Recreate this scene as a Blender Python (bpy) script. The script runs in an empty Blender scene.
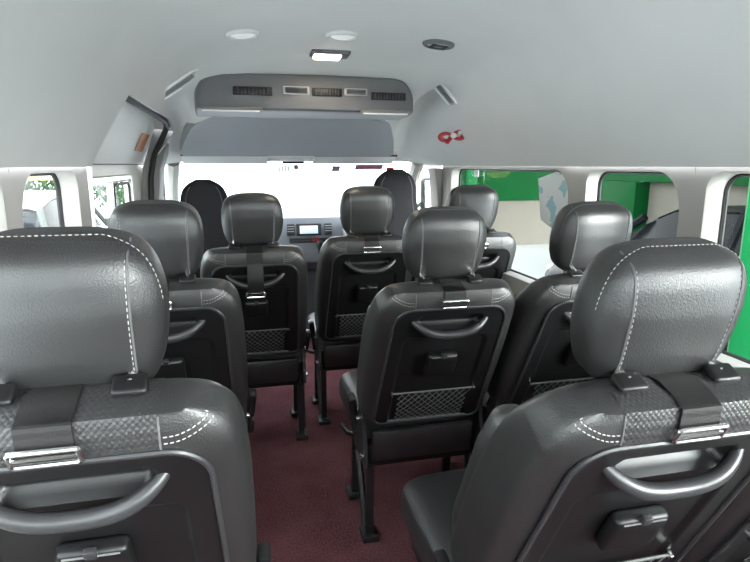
import bpy, bmesh, math, random
import numpy as np
from mathutils import Vector, Matrix, Euler
random.seed(7)
R = math.radians
sc = bpy.context.scene
COL = sc.collection

# ------------------------------------------------------------------ materials
def new_mat(name):
    m = bpy.data.materials.new(name); m.use_nodes = True
    nt = m.node_tree
    return m, nt, nt.nodes['Principled BSDF']

def simple(name, col, rough=.5, metal=0.0, spec=.5, var=.0, vscale=8, bump=0, bscale=200, bdist=.001):
    m, nt, b = new_mat(name)
    b.inputs['Base Color'].default_value = (*col, 1)
    b.inputs['Roughness'].default_value = rough
    b.inputs['Metallic'].default_value = metal
    b.inputs['Specular IOR Level'].default_value = spec
    tc = nt.nodes.new('ShaderNodeTexCoord')
    if var > 0:
        n = nt.nodes.new('ShaderNodeTexNoise'); n.inputs['Scale'].default_value = vscale
        n.inputs['Detail'].default_value = 4
        mx = nt.nodes.new('ShaderNodeMix'); mx.data_type = 'RGBA'
        mx.inputs[6].default_value = (*[c*(1-var) for c in col], 1)
        mx.inputs[7].default_value = (*[min(1, c*(1+var)) for c in col], 1)
        nt.links.new(tc.outputs['Object'], n.inputs['Vector'])
        nt.links.new(n.outputs['Fac'], mx.inputs[0])
        nt.links.new(mx.outputs[2], b.inputs['Base Color'])
    if bump > 0:
        n2 = nt.nodes.new('ShaderNodeTexNoise'); n2.inputs['Scale'].default_value = bscale
        n2.inputs['Detail'].default_value = 3
        bp = nt.nodes.new('ShaderNodeBump'); bp.inputs['Strength'].default_value = bump
        bp.inputs['Distance'].default_value = bdist
        nt.links.new(tc.outputs['Object'], n2.inputs['Vector'])
        nt.links.new(n2.outputs['Fac'], bp.inputs['Height'])
        nt.links.new(bp.outputs['Normal'], b.inputs['Normal'])
    return m

def leather(name, col, rough, cell, strength, dimple=False):
    m, nt, b = new_mat(name)
    b.inputs['Roughness'].default_value = rough
    b.inputs['Specular IOR Level'].default_value = .95
    tc = nt.nodes.new('ShaderNodeTexCoord')
    n = nt.nodes.new('ShaderNodeTexNoise'); n.inputs['Scale'].default_value = 14; n.inputs['Detail'].default_value = 5
    mx = nt.nodes.new('ShaderNodeMix'); mx.data_type = 'RGBA'
    mx.inputs[6].default_value = (*[c*.8 for c in col], 1); mx.inputs[7].default_value = (*[c*1.2 for c in col], 1)
    nt.links.new(tc.outputs['Object'], n.inputs['Vector'])
    nt.links.new(n.outputs['Fac'], mx.inputs[0]); nt.links.new(mx.outputs[2], b.inputs['Base Color'])
    v = nt.nodes.new('ShaderNodeTexVoronoi'); v.inputs['Scale'].default_value = cell
    if dimple:
        v.inputs['Randomness'].default_value = 0
        mp = nt.nodes.new('ShaderNodeMapping'); mp.inputs['Rotation'].default_value = (R(22), R(45), 0)
        nt.links.new(tc.outputs['Object'], mp.inputs['Vector']); nt.links.new(mp.outputs['Vector'], v.inputs['Vector'])
    else:
        nt.links.new(tc.outputs['Object'], v.inputs['Vector'])
    bp = nt.nodes.new('ShaderNodeBump'); bp.inputs['Strength'].default_value = strength
    bp.inputs['Distance'].default_value = .0015 if dimple else .0008
    bp.invert = dimple
    nt.links.new(v.outputs['Distance'], bp.inputs['Height'])
    nt.links.new(bp.outputs['Normal'], b.inputs['Normal'])
    return m

def emit(name, col, s):
    m, nt, b = new_mat(name)
    b.inputs['Base Color'].default_value = (.9, .9, .88, 1)
    b.inputs['Emission Color'].default_value = (*col, 1)
    b.inputs['Emission Strength'].default_value = s
    return m

def glass(name, tint):
    m, nt, b = new_mat(name)
    nt.nodes.remove(b)
    out = nt.nodes['Material Output']
    t = nt.nodes.new('ShaderNodeBsdfTransparent'); t.inputs['Color'].default_value = (*tint, 1)
    g = nt.nodes.new('ShaderNodeBsdfGlossy'); g.inputs['Roughness'].default_value = .01
    lw = nt.nodes.new('ShaderNodeLayerWeight'); lw.inputs['Blend'].default_value = .5
    pw = nt.nodes.new('ShaderNodeMath'); pw.operation = 'POWER'; pw.inputs[1].default_value = 5
    f = nt.nodes.new('ShaderNodeMath'); f.operation = 'MULTIPLY_ADD'; f.inputs[1].default_value = .15; f.inputs[2].default_value = .008
    nt.links.new(lw.outputs['Facing'], pw.inputs[0]); nt.links.new(pw.outputs[0], f.inputs[0])
    mx = nt.nodes.new('ShaderNodeMixShader')
    nt.links.new(f.outputs[0], mx.inputs[0]); nt.links.new(t.outputs[0], mx.inputs[1])
    nt.links.new(g.outputs[0], mx.inputs[2]); nt.links.new(mx.outputs[0], out.inputs['Surface'])
    return m

def carpet_mat():
    m, nt, b = new_mat('carpet')
    b.inputs['Roughness'].default_value = .95; b.inputs['Specular IOR Level'].default_value = .15
    tc = nt.nodes.new('ShaderNodeTexCoord')
    n = nt.nodes.new('ShaderNodeTexNoise'); n.inputs['Scale'].default_value = 150; n.inputs['Detail'].default_value = 6
    n2 = nt.nodes.new('ShaderNodeTexNoise'); n2.inputs['Scale'].default_value = 6; n2.inputs['Detail'].default_value = 4
    ad = nt.nodes.new('ShaderNodeMath'); ad.operation = 'MULTIPLY_ADD'
    ad.inputs[1].default_value = .45; ad.inputs[2].default_value = .0
    a2 = nt.nodes.new('ShaderNodeMath'); a2.operation = 'ADD'
    r = nt.nodes.new('ShaderNodeValToRGB')
    r.color_ramp.elements[0].position = .42; r.color_ramp.elements[0].color = (.05, .012, .016, 1)
    r.color_ramp.elements[1].position = .95; r.color_ramp.elements[1].color = (.22, .09, .10, 1)
    nt.links.new(tc.outputs['Object'], n.inputs['Vector']); nt.links.new(tc.outputs['Object'], n2.inputs['Vector'])
    nt.links.new(n2.outputs['Fac'], ad.inputs[0]); nt.links.new(ad.outputs[0], a2.inputs[0])
    nt.links.new(n.outputs['Fac'], a2.inputs[1]); nt.links.new(a2.outputs[0], r.inputs['Fac'])
    nt.links.new(r.outputs['Color'], b.inputs['Base Color'])
    bp = nt.nodes.new('ShaderNodeBump'); bp.inputs['Strength'].default_value = .8; bp.inputs['Distance'].default_value = .006
    nt.links.new(n.outputs['Fac'], bp.inputs['Height']); nt.links.new(bp.outputs['Normal'], b.inputs['Normal'])
    return m

def sticker_mat():
    m, nt, b = new_mat('sticker_sheet')
    b.inputs['Roughness'].default_value = .4
    tc = nt.nodes.new('ShaderNodeTexCoord')
    n = nt.nodes.new('ShaderNodeTexNoise'); n.inputs['Scale'].default_value = 14; n.inputs['Detail'].default_value = 2
    r = nt.nodes.new('ShaderNodeValToRGB'); r.color_ramp.interpolation = 'CONSTANT'
    r.color_ramp.elements[0].color = (.38, .62, .68, 1); r.color_ramp.elements[0].position = 0
    r.color_ramp.elements[1].color = (.85, .88, .9, 1); r.color_ramp.elements[1].position = .40
    nt.links.new(tc.outputs['Object'], n.inputs['Vector']); nt.links.new(n.outputs['Fac'], r.inputs['Fac'])
    nt.links.new(r.outputs['Color'], b.inputs['Base Color'])
    return m

M = dict(
    leather=leather('black_leather', (.014, .014, .0145), .42, 420, .35),
    dimple=leather('dimpled_leather', (.017, .017, .018), .42, 175, .7, True),
    cloth=simple('dark_cloth', (.020, .020, .023), .85, spec=.25, var=.25, vscale=60, bump=.3, bscale=500),
    plastic=simple('black_plastic', (.006, .006, .0065), .38, spec=.4, var=.12, vscale=30, bump=.12, bscale=900, bdist=.0004),
    satin=simple('grey_satin_plastic', (.028, .028, .03), .33, var=.1, vscale=30),
    metal=simple('chrome', (.62, .62, .62), .22, 1.0, var=.05),
    steel=simple('black_steel', (.014, .014, .015), .45, 0.0, var=.2, vscale=20),
    strap=simple('dark_webbing', (.008, .0075, .0075), .6, var=.2, vscale=80, bump=.3, bscale=400),
    thread=simple('pale_thread', (.45, .44, .42), .7, var=.1, vscale=200),
    piping=simple('grey_piping', (.11, .11, .11), .4, var=.1, vscale=60),
    liner=simple('headliner', (.72, .715, .70), .85, spec=.2, var=.05, vscale=5, bump=.15, bscale=500),
    trim=simple('beige_trim', (.41, .39, .365), .6, spec=.3, var=.04, vscale=5, bump=.1, bscale=600),
    greytrim=simple('grey_trim', (.20, .195, .19), .6, var=.06, vscale=8, bump=.1, bscale=500),
    header=simple('shaded_grey_header_fabric', (.38, .40, .42), .8, spec=.25, var=.06, vscale=6, bump=.15, bscale=400),  # grey fabric, darkened to include the shade on the front slope
    ac=simple('grey_unit_plastic', (.15, .15, .155), .45, var=.05, vscale=10),
    doorpanel=simple('white_door_panel', (.78, .775, .75), .5, var=.03, vscale=6),
    rubber=simple('black_rubber', (.012, .012, .012), .6, var=.1, vscale=30),
    vent=simple('vent_black', (.008, .008, .008), .5, var=.1, vscale=30),
    ventgrey=simple('vent_grey', (.42, .43, .44), .4, var=.06, vscale=30),
    alu=simple('silver_window_frame', (.70, .71, .70), .35, .6, var=.05, vscale=20),
    lens=simple('white_lens', (.88, .88, .86), .25, var=.03, vscale=40),
    lamp=emit('lit_dome_lens', (1, .86, .66), 9),
    spot=emit('lit_round_lens', (1, .97, .92), .2),
    glass=glass('clear_glass', (.93, .96, .94)),
    carpet=carpet_mat(),
    dash=simple('dash_plastic', (.20, .215, .24), .5, var=.06, vscale=12, bump=.1, bscale=500),
    dashdark=simple('dash_dark', (.03, .034, .04), .35, var=.1, vscale=12),
    screen=emit('lit_screen', (.25, .5, .8), .7),
    red=simple('red_plastic', (.45, .015, .02), .35, var=.15, vscale=30),
    white=simple('white_plastic', (.8, .8, .8), .4, var=.04, vscale=30),
    orange=simple('orange_sticker_film', (.60, .19, .02), .5, var=.2, vscale=60),
    green=simple('green_paint', (.0008, .055, .012), .6, spec=.08, var=.12, vscale=2),
    greenlite=simple('bright_green_paint', (.0015, .11, .03), .5, spec=.15, var=.06, vscale=3),
    beige=simple('beige_render', (.13, .12, .10), .85, var=.07, vscale=1.5, bump=.2, bscale=60, bdist=.004),
    concrete=simple('concrete', (.52, .53, .53), .45, var=.12, vscale=.8, bump=.1, bscale=40, bdist=.004),
    wallgrey=simple('grey_green_render', (.09, .115, .095), .8, var=.15, vscale=.7),
    roof=simple('shade_canopy_sheet', (.45, .44, .42), .7, var=.06, vscale=1),
    carblack=simple('black_car_paint', (.005, .006, .007), .3, spec=.04, var=.1, vscale=3),
    carsilver=simple('grey_car_paint', (.06, .065, .06), .4, spec=.25, var=.03, vscale=3),
    carglass=simple('dark_car_glass', (.005, .006, .007), .2, spec=.05, var=.05),
    tyre=simple('tyre_rubber', (.015, .015, .015), .8, var=.1, vscale=20),
    rim=simple('wheel_rim', (.5, .5, .5), .3, .9, var=.05),
    leaf=simple('hedge_leaf', (.018, .055, .014), .6, var=.4, vscale=6),
    bark=simple('bark', (.12, .08, .05), .9, var=.3, vscale=12),
    yellow=simple('yellow_sign_paint', (.55, .40, .14), .5, var=.1, vscale=4),
    sticker=sticker_mat(),
    greensticker=simple('green_sticker_film', (.03, .30, .16), .5, var=.2, vscale=40),
    maroon=simple('maroon_sticker_film', (.30, .10, .16), .5, var=.2, vscale=40),
    greysticker=simple('grey_sticker_film', (.22, .20, .26), .5, var=.1, vscale=40),
)

# ------------------------------------------------------------------ mesh building
class MB:
    def __init__(self, xf=None):
        self.v = []; self.f = []; self.xf = xf
    def add(self, vs, fs, xf=None):
        o = len(self.v)
        xf = xf or self.xf
        self.v += [tuple(xf(*p)) if xf else tuple(p) for p in vs]
        self.f += [tuple(i+o for i in f) for f in fs]
        return self
    def loft(self, rings, cap0=True, cap1=True, closed=True):
        n = len(rings[0]); vs = [p for r in rings for p in r]; fs = []
        for i in range(len(rings)-1):
            for j in range(n if closed else n-1):
                k = (j+1) % n
                fs.append((i*n+j, i*n+k, (i+1)*n+k, (i+1)*n+j))
        if cap0: fs.append(tuple(range(n-1, -1, -1)))
        if cap1: fs.append(tuple((len(rings)-1)*n+j for j in range(n)))
        return self.add(vs, fs)
    def tube(self, path, r, seg=8, closed=False):
        P = [Vector(p) for p in path]; n = len(P)
        rr = r if isinstance(r, (list, tuple)) else [r]*n
        rings = []; up = None
        for i in range(n):
            a = P[(i-1) % n] if (closed or i > 0) else P[i]
            b = P[(i+1) % n] if (closed or i < n-1) else P[i]
            t = (b-a)
            t = t.normalized() if t.length > 1e-9 else Vector((0, 0, 1))
            if up is None:
                up = t.orthogonal().normalized()
            else:
                up = up - t*up.dot(t)
                up = up.normalized() if up.length > 1e-6 else t.orthogonal().normalized()
            s = t.cross(up)
            rings.append([tuple(P[i] + (up*math.cos(2*math.pi*k/seg) + s*math.sin(2*math.pi*k/seg))*rr[i]) for k in range(seg)])
        if closed:
            rings.append(rings[0]); return self.loft(rings, False, False)
        return self.loft(rings)
    def box(self, c, size, bev=.0, rot=None, seg=2):
        bm = bmesh.new(); bmesh.ops.create_cube(bm, size=1)
        bmesh.ops.scale(bm, vec=size, verts=bm.verts)
        if bev > 0:
            bmesh.ops.bevel(bm, geom=list(bm.edges), offset=bev, segments=seg, profile=.5, affect='EDGES')
        mt = Matrix.Translation(c) @ (Euler(rot).to_matrix().to_4x4() if rot else Matrix.Identity(4))
        bm.verts.ensure_lookup_table()
        for i, v in enumerate(bm.verts): v.index = i
        vs = [tuple(mt @ v.co) for v in bm.verts]; fs = [tuple(v.index for v in f.verts) for f in bm.faces]
        bm.free()
        return self.add(vs, fs)
    def lathe(self, prof, c=(0, 0, 0), axis='Z', seg=24):
        rings = []
        for r, h in prof:
            ring = []
            for k in range(seg):
                a = 2*math.pi*k/seg; x, y = r*math.cos(a), r*math.sin(a)
                p = {'Z': (x, y, h), 'Y': (x, h, y), 'X': (h, x, y)}[axis]
                ring.append((c[0]+p[0], c[1]+p[1], c[2]+p[2]))
            rings.append(ring)
        return self.loft(rings)
    def build(self, name, mat, parent=None, label=None, smooth=38, mod=None):
        me = bpy.data.meshes.new(name)
        me.from_pydata(self.v, [], self.f); me.validate(); me.update()
        bm = bmesh.new(); bm.from_mesh(me)
        bmesh.ops.recalc_face_normals(bm, faces=bm.faces); bm.to_mesh(me); bm.free()
        me.materials.append(mat)
        if smooth:
            me.polygons.foreach_set('use_smooth', [True]*len(me.polygons))
            me.set_sharp_from_angle(angle=R(smooth))
        o = bpy.data.objects.new(name, me); COL.objects.link(o)
        if parent: o.parent = parent
        if label: o['label'] = label
        return o

def tag(o, label, cat, group=None):
    o['label'] = label; o['category'] = cat
    if group: o['group'] = group
    return o
def thing(name, label, cat, loc=(0, 0, 0), rz=0, group=None):
    o = bpy.data.objects.new(name, None); COL.objects.link(o)
    o.location = loc; o.rotation_euler = (0, 0, rz); o.empty_display_size = .1
    return tag(o, label, cat, group)
def struct(o):
    o['kind'] = 'structure'; return o

def table(tab, xs, blur=2):
    a = np.interp(xs, [t[0] for t in tab], [t[1] for t in tab])
    for _ in range(blur):
        b = a.copy(); b[1:-1] = (a[:-2]+2*a[1:-1]+a[2:])/4; a = b
    return a
def se_ring(w, th, nc, e, seg=56):
    out = []
    for k in range(seg):
        t = 2*math.pi*(k+.5)/seg; cx, sx = math.cos(t), math.sin(t)
        out.append((w*math.copysign(abs(cx)**(2/e), cx), nc+th*math.copysign(abs(sx)**(2/e), sx)))
    return out
def resample(path, step):
    P = [Vector(p) for p in path]; out = [P[0]]; acc = 0
    L = [0]
    for a, b in zip(P, P[1:]): L.append(L[-1]+(b-a).length)
    n = max(2, int(L[-1]/step)); res = []
    j = 0
    for i in range(n+1):
        t = L[-1]*i/n
        while j < len(L)-2 and L[j+1] < t: j += 1
        d = L[j+1]-L[j]
        res.append(P[j].lerp(P[j+1], 0 if d == 0 else (t-L[j])/d))
    return res
def dashes(mb, path, dash=.008, gap=.0045, r=.0012):
    P = resample(path, dash+gap)
    for a, b in zip(P, P[1:]):
        d = b-a; e = a+d*(dash/(dash+gap)); m = (a+e)/2
        mb.tube([a, m, e], [r*.6, r, r*.6], 5)

# ------------------------------------------------------------------ the seat
TH = R(28); PZ = .42
def Bf(x, s, n):
    return (x, -s*math.sin(TH)-n*math.cos(TH), PZ+s*math.cos(TH)-n*math.sin(TH))
TH2 = R(15)
HB = Bf(0, .562, -.110); HB0 = HB
def Hf(x, s, n):
    return (x, HB[1]-s*math.sin(TH2)-n*math.cos(TH2), HB[2]+s*math.cos(TH2)-n*math.sin(TH2))

BH = .540
BS = np.concatenate([np.linspace(0, .43, 40), np.linspace(.437, .508, 18), .508+.032*np.sin(np.linspace(.08, math.pi/2, 18))])
BW = table([(0, .19), (.03, .208), (.2, .214), (.33, .212), (.43, .206), (.475, .199), (.497, .191), (.514, .181), (.527, .168), (.535, .153), (.540, .136)], BS, 1)
BT = table([(0, .06), (.05, .084), (.3, .082), (.40, .074), (.45, .065), (.485, .056), (.507, .047), (.520, .041), (.529, .032), (.535, .022), (.5385, .012), (.540, .004)], BS, 1)
BC = .058-BT*.98-np.array([max(0, s_-.47)**2*4 for s_ in BS])
BC[0] = BC[1]
BE = 4.6
def back_c(s): return np.interp(s, BS, BC)
def back_n(x, s, g=1):
    w = np.interp(s, BS, BW); t = np.interp(s, BS, BT)
    return back_c(s)+g*t*max(0, 1-min(1, abs(x)/w)**BE)**(1/BE)
HH = .198
HS = np.linspace(0, 1, 40)**1.0
HW = table([(0, .068), (.03, .088), (.1, .100), (.25, .111), (.45, .117), (.65, .1165), (.78, .111), (.88, .102), (.945, .088), (.98, .074), (1, .056)], HS)
HT = table([(0, .028), (.03, .044), (.1, .052), (.3, .057), (.6, .057), (.8, .052), (.9, .045), (.96, .035), (1, .018)], HS)
HE = 3.2
def head_n(x, q):
    w = np.interp(q, HS, HW); t = np.interp(q, HS, HT)
    return t*max(0, 1-min(1, abs(x)/w)**HE)**(1/HE)

def rounded_rect_path(x0, x1, z0, z1, radii, n=8):
    """corner order: (x0,z0),(x1,z0),(x1,z1),(x0,z1)"""
    P = []
    cs = [(x0, z0, 1, 1, 180), (x1, z0, -1, 1, 270), (x1, z1, -1, -1, 0), (x0, z1, 1, -1, 90)]
    for (cx, cz, dx, dz, a0), r in zip(cs, radii):
        for i in range(n+1):
            a = R(a0+90*i/n)
            P.append((cx+dx*r+r*math.cos(a), cz+dz*r+r*math.sin(a)))
    return P

S0, S1, PWT, PWB = .02, .495, .162, .174
def panel_outline(inset=0, n=10):
    P = rounded_rect_path(-1, 1, 0, 1, (.0, .0, .0, .0), 1)
    pts = []
    rt, rb = .055, .03
    raw = rounded_rect_path(-PWB+inset, PWB-inset, S0+inset, S1-inset, (rb, rb, rt, rt), n)
    for x, s in raw:
        k = (s-S0)/(S1-S0)
        pts.append((x*(1+(PWT/PWB-1)*k), s))
    return pts
def inside(x, s):
    k = (s-S0)/(S1-S0); w = PWB+(PWT-PWB)*k
    if abs(x) > w or s < S0 or s > S1: return False
    r = .055 if s > .25 else .03
    dx = abs(x)-(w-r); ds = (s-(S1-r)) if s > .25 else ((S0+r)-s)
    return not (dx > 0 and ds > 0 and dx*dx+ds*ds > r*r)
def panel_depth(x, s):
    k = (s-S0)/(S1-S0); w = PWB+(PWT-PWB)*k
    d = min(w-abs(x), s-S0, S1-s)
    r = .055 if s > .25 else .03
    dx = abs(x)-(w-r); ds = (s-(S1-r)) if s > .25 else ((S0+r)-s)
    if dx > 0 and ds > 0: d = r-math.hypot(dx, ds)
    return d-.003
def sstep(a, b, t):
    t = max(0, min(1, (t-a)/(b-a))); return t*t*(3-2*t)
def box_mask(x, s, hw, s0, s1, r=.02, soft=.008):
    cx, cs = max(0, abs(x)-(hw-r)), max(0, max(s-(s1-r), (s0+r)-s))
    return 1-sstep(r-soft, r, math.hypot(cx, cs))
def panel_h(x, s):
    h = .0565
    h -= .008*box_mask(x, s, .128, .0, .388, .025)
    h -= .026*box_mask(x, s, .098, .416, .468, .02, .012)
    return h

def make_seat(label, loc, rz=0, rear=False, strap_s=.513, strap_x=0, bolts=True, lever=1):
    global HB
    HB = (0, HB0[1], HB0[2]-(.087 if rear else .069))
    t = thing('passenger_seat', label, 'seat', loc, rz, 'black leather passenger seats')
    # backrest
    mb = MB(Bf)
    mb.loft([[(x, s, n-(.032*sstep(0, .012, panel_depth(x, s)) if n > .02 else 0)) for x, n in se_ring(w, th, c, BE, 110)] for s, w, th, c in zip(BS, BW, BT, BC)])
    # forward side bolsters
    for sx in (-1, 1):
        mb.loft([[(sx*(.165)+.040*math.cos(a)*k, s, -.085+.045*math.sin(a)*k) for a in np.linspace(0, 2*math.pi, 16, endpoint=False)]
                 for s, k in ((.03, .4), (.05, .8), (.1, 1), (.3, 1), (.37, .8), (.40, .3))])
    back = mb.build('backrest', M['leather'], t, smooth=70)
    # raised insert across the top between the shoulder seams
    HX = .108
    ss = list(np.linspace(.499, .5395, 20))
    grid = []
    for sgn, rng in ((1, ss), (-1, ss[::-1])):
        for s in rng:
            grid.append([(x, s+(.0008 if s > .537 else 0), back_n(x, s, sgn)+sgn*.0012) for x in np.linspace(-HX, HX, 22)])
    MB(Bf).loft(grid, False, False, False).build('top_insert', M['dimple' if rear else 'leather'], back,
                                                 'dimpled leather insert' if rear else None)
    # seams and double stitching on the shoulders
    for sx in (-1, 1):
        path = [Bf(sx*HX, s, back_n(HX, s)+.0008) for s in np.linspace(.499, .537, 16)]
        MB().tube(path, .0016, 6).build('shoulder_seam', M['piping'], back)
        for off in (0, .008):
            st = MB()
            pts = []
            for k in np.linspace(0, 1, 16):
                x = HX+.004+(.080-off*.3)*k
                s = .513-off+.018*sstep(.1, .95, k)
                w = np.interp(s, BS, BW)
                x = min(x, w*.985)
                pts.append(Bf(sx*x, s, back_n(x, s)+.0008))
            dashes(st, pts, .0042, .0024, .0008 if rear else .0007)
            st.build('stitching', M['thread'], back, 'pale stitching')
    # back panel: height field
    mb = MB(Bf)
    nx, ns = 86, 104
    xs = np.linspace(-PWB, PWB, nx); sv = np.linspace(S0, S1, ns)
    idx = {}; vs = []; fs = []
    for j, s in enumerate(sv):
        for i, x in enumerate(xs):
            idx[i, j] = len(vs); vs.append((x, s, panel_h(x, s)))
    for j in range(ns-1):
        for i in range(nx-1):
            if inside((xs[i]+xs[i+1])/2, (sv[j]+sv[j+1])/2):
                fs.append((idx[i, j], idx[i+1, j], idx[i+1, j+1], idx[i, j+1]))
    used = sorted({k for f in fs for k in f}); mp = {k: i for i, k in enumerate(used)}
    mb.add([vs[k] for k in used], [tuple(mp[k] for k in f) for f in fs])
    pan = mb.build('back_panel', M['plastic'], t, 'black plastic back panel', smooth=60)
    po = panel_outline()
    mb = MB(Bf)
    mb.loft([[(x, s, .035) for x, s in po], [(x, s, .0565) for x, s in po]], False, False)
    mb2 = MB(); mb2.tube([Bf(x, s, .0575) for x, s in po], .0042, 8, True)
    mb.v, mb.f = mb.v+mb2.v, mb.f+[tuple(i+len(mb.v) for i in f) for f in mb2.f]
    mb.build('panel_rim', M['satin'], pan)
    # grab handle: crescent bar bridging the pocket
    hp = []; hr = []
    for k in np.linspace(-1, 1, 25):
        hp.append(Bf(.108*k, .417+.032*abs(k)**2.2, .080-.030*abs(k)**4)); hr.append(.0120-.004*abs(k)**4)
    MB().tube(hp, hr, 12).build('grab_handle', M['satin'], pan)
    # folding hook box
    mb = MB(Bf); mb.box((-.0, .285, .062), (.092, .084, .026), .009, seg=3)
    hb = mb.build('folding_box', M['plastic'], pan)
    mb = MB(Bf); mb.box((0, .327, .073), (.016, .016, .010), .002); mb.build('latch', M['satin'], hb)
    mb = MB(Bf); mb.tube([(-.036, .3225, .0745), (0, .3235, .0752), (.036, .3225, .0745)], .0016, 6); mb.build('lid_edge', M['piping'], hb)
    # net pocket
    mb = MB()
    z0, z1, hw = .035, .165, .13
    for d in (-1, 1):
        for k in np.arange(-hw-.09, hw+.09, .022):
            a = (k, z0); b = (k+d*(z1-z0), z1)
            pts = []
            for q in np.linspace(0, 1, 7):
                x = a[0]+(b[0]-a[0])*q; s = z0+(z1-z0)*q
                if abs(x) <= hw: pts.append(Bf(x, s, .062+.008*math.sin(math.pi*q)))
            if len(pts) > 1: mb.tube(pts, .0011, 4)
    mb.tube([Bf(x, z1, .063) for x in np.linspace(-hw, hw, 9)], .003, 6)
    mb.tube([Bf(x, z0, .063) for x in np.linspace(-hw, hw, 9)], .003, 6)
    net = mb.build('net_pocket', M['piping'], pan, 'elastic net pocket')
    for x in (-hw, hw):
        mb = MB(Bf); mb.box((x, z1, .063), (.009, .009, .012), .002); mb.build('net_clip', M['metal'], net)
    # headrest
    mb = MB(Hf)
    mb.loft([[(x, q*HH, n) for x, n in se_ring(w, th, 0, HE)] for q, w, th in zip(HS, HW, HT)])
    hd = mb.build('headrest', M['leather'], t)
    sx0 = .083
    for sx in (-1, 1):
        path = [Hf(sx*(sx0-.006*(1-q)), q*HH, head_n(sx0-.006*(1-q), q)+.0006) for q in np.linspace(.03, .955, 26)]
        MB().tube(path, .0015, 6).build('seam', M['piping'], hd)
        st = MB(); dashes(st, [Vector(p)+Vector((-sx*.003, -.0006, 0)) for p in path], .0046, .0032, .0007 if rear else .0005)
        st.build('stitching', M['thread'], hd, 'pale stitching')
    side = lambda sg, q: Hf(sg*.985*np.interp(q, HS, HW), q*HH, .0006+head_n(.985*np.interp(q, HS, HW), q))
    pts = [side(-1, q) for q in np.linspace(.6, .985, 24)]
    pts += [Hf(x, HH+.0006, .010) for x in np.linspace(-.056, .056, 20)]
    pts += [side(1, q) for q in np.linspace(.985, .6, 24)]
    if rear:
        st = MB(); dashes(st, pts, .0042, .0028, .0007); st.build('stitching', M['thread'], hd, 'pale stitching')
    else: MB().tube(pts, .0011, 5).build('seam', M['piping'], hd)
    for sx in (-1, 1):
        p = MB().tube([Bf(sx*.073, .50, -.012), Bf(sx*.073, .540, -.014), Hf(sx*.073, .035, .025), Hf(sx*.073, .07, .01)], .006, 10).build('headrest_post', M['metal'], t)
        mb = MB(Bf); mb.box((sx*.073, .537, -.008), (.042, .014, .030), .005, seg=3)
        mb.build('post_guide', M['plastic'], t)
    # strap over the top and its buckle
    w2 = .030
    grid = []
    for s in np.linspace(.52, .5395, 6): grid.append((s, -1))
    for s in np.linspace(.5395, max(strap_s, .505), 16): grid.append((s, 1))
    if strap_s < .49:
        for s in np.linspace(.494, strap_s, 8): grid.append((s, 1))
    def strap_n(x, s, g):
        n = back_n(strap_x, s, g)+g*.0045
        if s < .504: n = .066+.032*math.sin(math.pi*min(1, max(0, (.504-s)/(.504-.36))))
        return n
    rings = []
    for s, g in grid:
        s2 = s+(.003 if s > .533 else 0)
        n = strap_n(strap_x, s, g); d = .0018
        rings.append([(strap_x-w2, s2, n-d), (strap_x+w2, s2, n-d), (strap_x+w2, s2, n+d), (strap_x-w2, s2, n+d)])
    mb = MB(Bf); mb.loft(rings)
    sp = mb.build('strap', M['strap'], t, 'dark strap')
    bs = strap_s; bn = strap_n(strap_x, bs, 1)+.006
    mb = MB()
    rr = rounded_rect_path(-.036, .036, bs-.011, bs+.011, (.004,)*4, 3)
    mb.tube([Bf(strap_x+x, s, bn) for x, s in rr], .0034, 8, True)
    mb.tube([Bf(strap_x-.036, bs, bn), Bf(strap_x+.036, bs, bn)], .0025, 6)
    mb.build('buckle', M['metal'], sp, 'metal buckle')
    # cushion
    ys = np.concatenate([np.linspace(.0, .34, 10), np.linspace(.36, .43, 12)])
    cw = table([(0, .20), (.03, .210), (.3, .2145), (.37, .209), (.4, .195), (.42, .165), (.43, .13)], ys)
    ct = table([(0, .05), (.05, .062), (.3, .066), (.38, .060), (.41, .046), (.43, .020)], ys)
    mb = MB()
    mb.loft([[(x, y, .375+z) for x, z in se_ring(w, th, 0, 4)] for y, w, th in zip(ys, cw, ct)])
    cu = mb.build('cushion', M['leather'], t)
    st = MB(); pts = []
    for y in list(ys): 
        w = .97*np.interp(y, ys, cw); pts.append((-w, y, .375+np.interp(y, ys, ct)*(1-.97**4)**.25+.001))
    pts += [(-p[0], p[1], p[2]) for p in pts[::-1]]
    dashes(st, pts, .007, .004, .0010); st.build('stitching', M['piping'], cu)
    # base, side brackets, legs
    mb = MB(); mb.box((0, .17, .285), (.37, .40, .085), .02); mb.build('seat_base', M['plastic'], t)
    mb = MB(); mb.box((0, -.03, .32), (.345, .022, .12), .009, rot=(R(12), 0, 0)); mb.build('rear_valance', M['leather'], t)
    for sx in (-1, 1):
        mb = MB()
        out = [(-.07, .27), (.10, .27), (.12, .31), (.06, .36), (.0, .45), (-.03, .47), (-.055, .46), (-.045, .40), (-.07, .33)]
        a = [(sx*.192, y, z) for y, z in out]; b = [(sx*.204, y, z) for y, z in out]
        mb.loft([a, b]); br = mb.build('side_bracket', M['steel'], t, smooth=30)
        for y, z in ((-.045, .30), (.02, .40)):
            mb = MB(); mb.lathe([(.0, 0), (.010, 0), (.010, .008), (.006, .011), (0, .011)] if sx > 0 else [(0, 0), (.010, 0), (.010, -.008), (.006, -.011), (0, -.011)], (sx*.204, y, z), 'X', 10)
            mb.build('bolt', M['metal'], br)
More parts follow.
